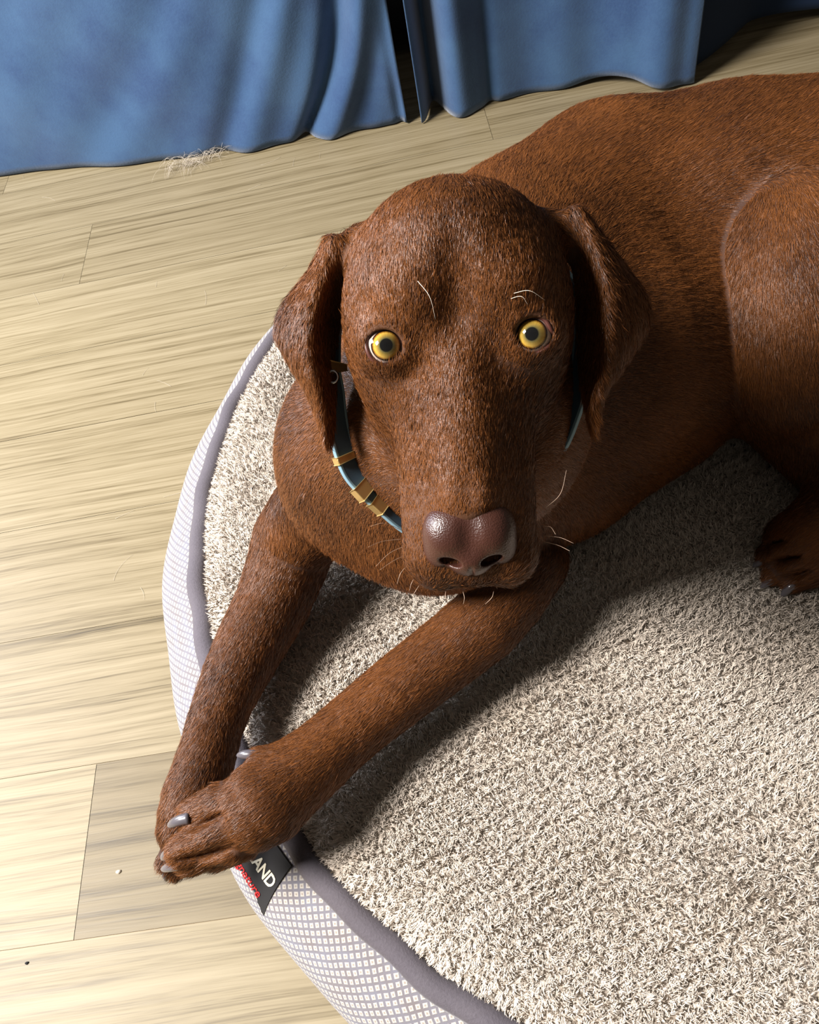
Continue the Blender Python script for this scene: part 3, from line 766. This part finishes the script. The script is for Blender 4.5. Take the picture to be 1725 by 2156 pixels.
# ------------------------------------------------------------------ the dog
def build_dog():
    base = wpt(1200, 800, .16)
    dog = empty('dog', base, 'chocolate brown short-haired dog with amber eyes lying with crossed forepaws on the round bed', 'dog')
    V, F = march(PR, (-.31, .20, .13), (.98, 1.06, .68), .002)
    V = laplace(V, F, 2)
    # rest on the bed: nothing sinks below the plush
    zt = bed_top_z(V[:, 0], V[:, 1]); rr = np.hypot(V[:, 0]-BC[0], V[:, 1]-BC[1])
    zt = np.where(rr > .66, .02, zt-.004)
    V[:, 2] = np.maximum(V[:, 2], zt)
    Nn = normals(V, F)
    # hair flow: blend of the flows of the nearest shapes
    acc = np.zeros_like(V); ws = np.zeros(len(V))
    for f, k, op, fl in PR:
        if op != 'u': continue
        d = f(V); w_ = np.exp(-np.clip(d+.004, 0, .2)/.010)
        v = (fl[1]@HM) if isinstance(fl, tuple) else fl
        v = v/np.linalg.norm(v); acc += w_[:, None]*v; ws += w_
    fl = acc/np.maximum(ws, 1e-9)[:, None]
    fl -= Nn*(fl*Nn).sum(1)[:, None]; fl /= np.linalg.norm(fl, axis=1)[:, None]+1e-6
    q = toH(V)*100
    inh = in_view(V, .12).astype(float)
    view = CAM-V; view /= np.linalg.norm(view, axis=1)[:, None]
    face = (Nn*view).sum(1); inh[face < -.25] = 0     # sides turned well away stay bare
    for s in (-1, 1):
        e = EY[s]; d = np.linalg.norm(q-np.array([e[0], e[1], -.4]), axis=1); inh[d < 1.28] = 0
    d = np.linalg.norm((q-np.array([0, 12.3, 1.4]))/np.array([2.35, 1.9, 2.0]), axis=1); inh[d < 1] = 0
    ishead = (np.abs(q[:, 0]) < 8.2) & (q[:, 1] > -11) & (q[:, 1] < 17) & (q[:, 2] > -8)
    ln = np.where(ishead, .74, 1.10); ln[ishead & (q[:, 1] > 9)] = .52
    hw = np.clip((17-np.linalg.norm(q-np.array([0, 2, -3]), axis=1))/6, 0, 1); inh *= 1+1.1*hw; ln = 1.15-(1.15-ln)*hw
    hairy('body', V, F, Nn, [M['fur'], M['strand']], dog, inh, fl, ln, 1000000, .0070, .00038, .10, .045, .055, 800, seed=5)
    # eyes
    for s in (-1, 1):
        e = EY[s]; cen = fromH(np.array([e[0], e[1], EC])*cm)
        gaze = HP(817, 721, 3) if s < 0 else HP(1118, 698, 3)
        z = gaze-cen; z /= np.linalg.norm(z); x = np.cross([0, 0, 1.], z); x /= np.linalg.norm(x); y = np.cross(z, x)
        V, Fq = [], []; nl, nm = 40, 48; R0 = .0130
        for i in range(nl+1):
            a = math.pi*i/nl
            for j in range(nm):
                b = 2*math.pi*j/nm; r = R0
                bul = .0009*math.exp(-(math.sin(a)/.55)**4) if a < math.pi/2 else 0
                V.append(cen+(r+bul)*(math.sin(a)*(math.cos(b)*x+math.sin(b)*y)+math.cos(a)*z))
        for i in range(nl):
            for j in range(nm): Fq.append((i*nm+j, (i+1)*nm+j, (i+1)*nm+(j+1) % nm, i*nm+(j+1) % nm))
        ey = mesh_obj('eye', V, np.array(Fq), None, dog)
        me = ey.data; W_ = np.array(V); rel = W_-cen
        rad = np.hypot(rel@x, rel@y)/.01; rad = np.where(rel@z < 0, 2, rad); ang = np.arctan2(rel@y, rel@x)
        set_attr(me, 'rad', rad); set_attr(me, 'ang', np.c_[np.cos(ang), np.sin(ang), rad*.5], 'FLOAT_VECTOR')
        me.materials.append(M['eye'])
        ey['label'] = 'glossy amber eye with a dark pupil and pale rim'
        # eyelid rim
        sh = [(-38, -6), (-28, -27), (-3, -36), (25, -30), (36, -5), (38, 16), (41, 32), (22, 36), (-6, 37), (-28, 22)] if s < 0 else \
             [(-39, -4), (-30, -26), (-5, -37), (22, -31), (38, -8), (46, 4), (32, 22), (10, 37), (-14, 37), (-36, 30)]
        bx, by = (812, 729) if s < 0 else (1121, 705)
        L = []
        for dx, dy in sh:
            g = HL(bx+dx, by+dy, EC+.7)-np.array([e[0], e[1], 0]); g = g[:2]
            L.append((g[0]*1.07, g[1]*1.07))
        L = smooth_poly(np.array([(a, b, 0) for a, b in L]), 48, True)
        Pp = []
        for a, b, _ in L:
            rr_ = math.hypot(a, b); c_ = math.sqrt(max(1.40**2-rr_**2, .12))
            Pp.append(fromH(np.array([e[0]+a, e[1]+b, EC+c_-.02])*cm))
        V, Fq = tube(Pp, .0015, 8, closed=True)
        mesh_obj('eyelid', V, Fq, M['lid'], dog)
    # pink corners of the eyes
    for (px, py, s) in ((843, 758, -1), (1088, 735, 1)):
        c0 = HP(px, py, EC+.62); Vv = []; n1, n2 = 10, 14
        for i in range(n1+1):
            for j in range(n2):
                a, b = math.pi*i/n1, 2*math.pi*j/n2
                Vv.append(c0+ha*.0022*math.sin(a)*math.cos(b)+hb*.0015*math.sin(a)*math.sin(b)+hc*.0016*math.cos(a))
        Fv = [(i*n2+j, (i+1)*n2+j, (i+1)*n2+(j+1) % n2, i*n2+(j+1) % n2) for i in range(n1) for j in range(n2)]
        mesh_obj('tear_duct', Vv, np.array(Fv), M['pink'], dog)
    # nose
    NP = []
    kw = dict(P=NP)
    hell((0, 11.6, .75), (2.6, 1.95, 1.6), .5, **kw)
    hell((1.45, 11.9, .85), (1.45, 1.8, 1.45), .7, **kw)
    hell((0, 13.3, .5), (1.7, 1.5, 1.6), .5, **kw)
    hell((1.95, 12.9, .3), (1.05, 1.3, 1.3), .4, **kw)
    hell((0, 11.0, 2.75), (.35, 1.6, .35), .8, 's', **kw)
    hell((1.25, 13.55, 1.55), (.72, .30, .8), .2, 's', rot=('Z', -16), **kw)
    hcone((1.7, 13.75, 1.0), (2.7, 13.9, .4), .16, .1, .15, 's', **kw)
    hcone((0, 14.0, 2.0), (0, 15.2, .4), .09, .09, .2, 's', **kw)
    c0 = fromH(np.array([0, 12.3, 1])*cm)
    V, F = march(NP, c0-.042, c0+.042, .0007)
    V = laplace(V, F, 1)
    nz = mesh_obj('nose', V, F, M['nose'], dog); nz['label'] = 'smooth liver brown nose with wet shine'
    # claws
    def claw(p0, p1, r, bend=.003):
        p0, p1 = np.array(p0), np.array(p1); n = 12; P, Rr = [], []
        up = np.array([0, 0, 1.])
        for i in range(n):
            t = i/(n-1); P.append(p0*(1-t)+p1*t+up*bend*math.sin(math.pi*t)); Rr.append(r*(1-.08*t)*math.sqrt(max(1-t**3.5, .03)))
        V, Fq = tube(P, np.array(Rr), 10); o = mesh_obj('claw', V, Fq, M['claw'], dog)
    for (a, za, b, zb, r) in [((400, 1722), .232, (361, 1737), .222, 11), ((372, 1788), .224, (346, 1806), .210, 11), ((384, 1822), .210, (347, 1830), .196, 10),
                              ((452, 1818), .198, (432, 1832), .186, 10), ((548, 1590), .240, (506, 1591), .238, 10),
                              ((352, 1818), .174, (351, 1850), .160, 9), ((372, 1835), .164, (371, 1856), .150, 9),
                              ((1640, 1214), .180, (1608, 1234), .168, 9), ((1628, 1172), .180, (1592, 1190), .170, 9), ((1672, 1230), .178, (1650, 1252), .166, 9)]:
        p0 = wpt(a[0], a[1], za); claw(p0, p0+(wpt(b[0], b[1], zb)-p0)*1.18, 1.12*r*PTt(p0)/FPX)
    # whiskers and brow bristles
    def hairs(name, pts, c, r, mat):
        P = smooth_poly(np.array([HP(x, y, cc) for (x, y), cc in zip(pts, c)]), 14)
        V, Fq = tube(P, np.linspace(r, r*.3, 14), 5); mesh_obj(name, V, Fq, mat, dog)
    WK = [([(850, 1118), (810, 1102), (780, 1108)], (-1, 0, .5)), ([(848, 1135), (805, 1140), (775, 1152)], (-1, 0, 1)), ([(852, 1150), (820, 1165), (792, 1192)], (-1, 0, 1)),
          ([(858, 1168), (830, 1180), (800, 1200)], (-1, 0, 1)), ([(866, 1185), (845, 1205), (836, 1230)], (-1, 0, 0)), ([(880, 1210), (868, 1225), (862, 1244)], (-1, 0, 0)),
          ([(890, 1222), (878, 1240), (868, 1256)], (-1, 0, 0)), ([(860, 1050), (838, 1018), (800, 1020)], (-1, 0, 1)),
          ([(1145, 1128), (1180, 1132), (1208, 1144)], (-1, 0, .5)), ([(1143, 1140), (1175, 1148), (1200, 1160)], (-1, 0, 1)), ([(1146, 1108), (1160, 1110), (1170, 1125)], (-1, 0, 1)),
          ([(1148, 1070), (1180, 1040), (1193, 990)], (-1, 0, 0)), ([(940, 1240), (938, 1255), (942, 1268)], (-.5, .2, 0)), ([(975, 1245), (978, 1258), (976, 1272)], (-.5, .2, 0)), ([(1040, 1245), (1036, 1258), (1022, 1272)], (-.5, .2, 0))]
    for p, c in WK: hairs('whisker', p, [x-.5 for x in c], .00022, M['whisk'])
    for p, c in [([(880, 592), (905, 625), (917, 672)], (1.0, 2.1, 1.8)), ([(1080, 618), (1115, 612), (1148, 632)], (.6, 1.6, 1.2)), ([(1072, 630), (1098, 624), (1112, 642)], (.5, 1.4, 1.2))]:
        hairs('brow_bristle', p, c, .00022, M['hairpale'])
    return dog
def mat_eye():
    q = NT('eye')
    r = q.n('ShaderNodeAttribute', attribute_name='rad').outputs['Fac']
    a = q.n('ShaderNodeAttribute', attribute_name='ang').outputs['Vector']
    st = q.noise(q.mapping(a, (9, 9, 1)), 1.4, 3, .7)
    rr = q.math('ADD', r, q.math('MULTIPLY', q.math('SUBTRACT', st, .5), .05))
    c = q.ramp(q.math('MULTIPLY', rr, .5), [(.0, (.004, .004, .005)), (.19, (.006, .006, .006)), (.22, (.13, .11, .04)), (.29, (.33, .22, .045)), (.37, (.60, .37, .06)), (.415, (.25, .10, .012)), (.435, (.012, .006, .004)), (.46, (.02, .01, .008)), (.475, (.55, .42, .36)), (.60, (.66, .55, .48)), (.68, (.35, .12, .09))])
    c = q.mix(q.ramp(st, [(.45, (0, 0, 0)), (.7, (.35, .35, .35))]), c, (.30, .16, .02), 'MULTIPLY')
    return q.set(Base_Color=c, Roughness=.06, Coat_Weight=1.0, Coat_Roughness=.02)
def mat_nose():
    q = NT('nose_leather')
    tc = q.n('ShaderNodeTexCoord').outputs['Object']
    v = q.n('ShaderNodeTexVoronoi'); v.inputs['Scale'].default_value = 900; q.l(tc, v.inputs['Vector'])
    n = q.noise(tc, 60, 3)
    c = q.mix(n, (.035, .011, .007), (.070, .024, .015))
    q.bump(v.outputs['Distance'], .35, .0006)
    return q.set(Base_Color=c, Roughness=.36, Specular_IOR_Level=.6)
M['eye'] = mat_eye(); M['nose'] = mat_nose()
dog = build_dog()
exec_collar = True
def build_collar():
    loopH = [(700, 762, -6.6), (709, 830, -6.9), (716, 890, -7.2), (729, 945, -7.4), (747, 990, -7.5), (772, 1020, -7.6), (800, 1047, -7.8), (880, 1110, -8.5), (985, 1135, -9), (1085, 1070, -10.2),
             (1150, 965, -8.4), (1186, 895, -8.0), (1218, 780, -8.2), (1215, 650, -10), (1120, 540, -13), (965, 500, -14), (800, 560, -12.5), (715, 660, -9)]
    L = smooth_poly(np.array([HP(x, y, c) for x, y, c in loopH]), 180, True)
    root = empty('dog_collar', L[20], 'narrow dark teal collar with brass fittings around the dog neck', 'collar')
    cen = L.mean(0)
    ax = (NK-fromH((0, -.005, -.085))); ax /= np.linalg.norm(ax)
    ax = -hc*.85+hb*-.1; ax /= np.linalg.norm(ax)
    def band(i0, i1, hw, th, name, mat, off=0, cols=None, shift=0, closed=False):
        V, F = [], []; idx = range(i0, i1+1) if not closed else range(180)
        for i in idx:
            p = L[i % 180]; T = L[(i+1) % 180]-L[(i-1) % 180]; T /= np.linalg.norm(T)
            o_ = np.cross(T, ax); o_ /= np.linalg.norm(o_)
            if o_@(p-cen) < 0: o_ = -o_
            W = np.cross(T, o_); W = W if W@ax > 0 else -W
            W, o_ = W*.66-o_*.75, o_*.66+W*.75
            c_ = p+o_*off+W*shift
            for (u, v) in ((-hw, -th), (hw, -th), (hw, 0), (hw, th), (-hw, th), (-hw, 0)):
                V.append(c_+W*u+o_*v)
        k = 6; n = len(list(idx))
        for i in range(n if closed else n-1):
            for j in range(k): F.append((i*k+j, i*k+(j+1) % k, ((i+1) % n)*k+(j+1) % k, ((i+1) % n)*k+j))
        if not closed: F += [tuple(range(k)), tuple(range((n-1)*k, n*k))[::-1]]
        o = mesh_obj(name, V, F, mat, root, False)
        b = o.modifiers.new('b', 'BEVEL'); b.width = .0006; b.segments = 2
        return o
    band(0, 0, .0078, .0018, 'strap', M['collar'], closed=True, off=.0035)
    for sh in (-.0072, .0072): band(0, 0, .0012, .0021, 'strap_edge', M['collar_edge'], closed=True, shift=sh, off=.0037)
    band(32, 35, .0095, .0040, 'keeper', M['brass'], off=.004)
    band(47, 56, .0100, .0045, 'buckle', M['brass'], off=.005)
    band(59, 63, .0085, .0045, 'buckle', M['brass'], off=.005)
    band(0, 3, .0115, .003, 'keeper', M['brass'], off=.001)
    # small steel ring
    p = L[4]; R_ = []
    for i in range(24):
        a = 2*math.pi*i/24; R_.append(p+hc*.006+(ha*math.cos(a)+hb*math.sin(a))*.004)
    V, F = tube(R_, .0011, 6, closed=True); mesh_obj('ring', V, F, M['steel'], root)
build_collar()

# ------------------------------------------------------------------ loose hair
def strands(name, items, r, mat, label, cat, kind=None):
    V, F = [], []
    for P in items:
        a, f = tube(P, np.linspace(r, r*.5, len(P)), 4); b = len(V); V += list(a); F += [tuple(x+b for x in g) for g in f]
    c = np.mean(V, axis=0)
    root = bpy.data.objects.new(name, None)
    o = mesh_obj(name, V, F, mat); tag(o, label, cat, kind=kind)
    bpy.data.objects.remove(root); return o
def wisp(x, y, L, z0=.001, zr=.0, n=8, a=None):
    a = rng.random()*math.pi*2 if a is None else a; P = []; k = (rng.random()-.5)*2.4
    q = np.array([x, y])
    for i in range(n):
        P.append((q[0], q[1], z0+zr*math.sin(math.pi*i/(n-1)))); a += k/n; q = q+np.array([math.cos(a), math.sin(a)])*L/n
    return np.array(P)
c = PZ(415, 338, 0)
tuft = []
for i in range(110):
    s = rng.normal(size=2)*np.array([.030, .010])
    tuft.append(wisp(c[0]+s[0], c[1]-.012+s[1]*.7, .03+.04*rng.random(), .002, .004+.020*rng.random(), a=rng.normal()*.6+(math.pi if rng.random() < .5 else 0)))
strands('hair_tuft', tuft, .00022, M['hairpale'], 'pale wisp of shed dog hair on the floor against the blue skirt', 'dog hair')
loose = []
for (px, py) in [(300, 800), (350, 820), (330, 845), (600, 340), (625, 350), (230, 1090), (90, 640), (80, 420), (140, 560), (330, 600), (505, 780), (240, 1225), (300, 1240), (440, 640), (610, 560), (380, 1040), (60, 380), (690, 330), (560, 400)]:
    p = PZ(px+rng.normal()*8, py+rng.normal()*8, 0); loose.append(wisp(p[0], p[1], .02+.035*rng.random()))
strands('loose_hair', loose, .0002, M['hairpale'], 'scattered single pale dog hairs lying on the wood floor', 'dog hair', 'stuff')
def lint(name, px, py, r, mat, label):
    p = PZ(px, py, 0); P = [p+np.array([math.cos(a)*r*(1+.3*math.sin(3*a)), math.sin(a)*r*.7, r*.35]) for a in np.linspace(0, 6.28, 9)[:-1]]
    V = [p+np.array([0, 0, r*.8])]+P+[v-np.array([0, 0, r*.35]) for v in P]
    F = [(0, i+1, (i+1) % 8+1) for i in range(8)]+[(i+1, i+9, (i+1) % 8+9, (i+1) % 8+1) for i in range(8)]
    tag(mesh_obj(name, V, F, mat), label, 'crumb')
lint('crumb', 250, 1836, .0032, M['hairpale'], 'small whitish crumb on the darker floor plank left of the paws')
lint('crumb', 57, 2028, .0022, M['dark'], 'tiny dark crumb on the floor near the lower left corner')
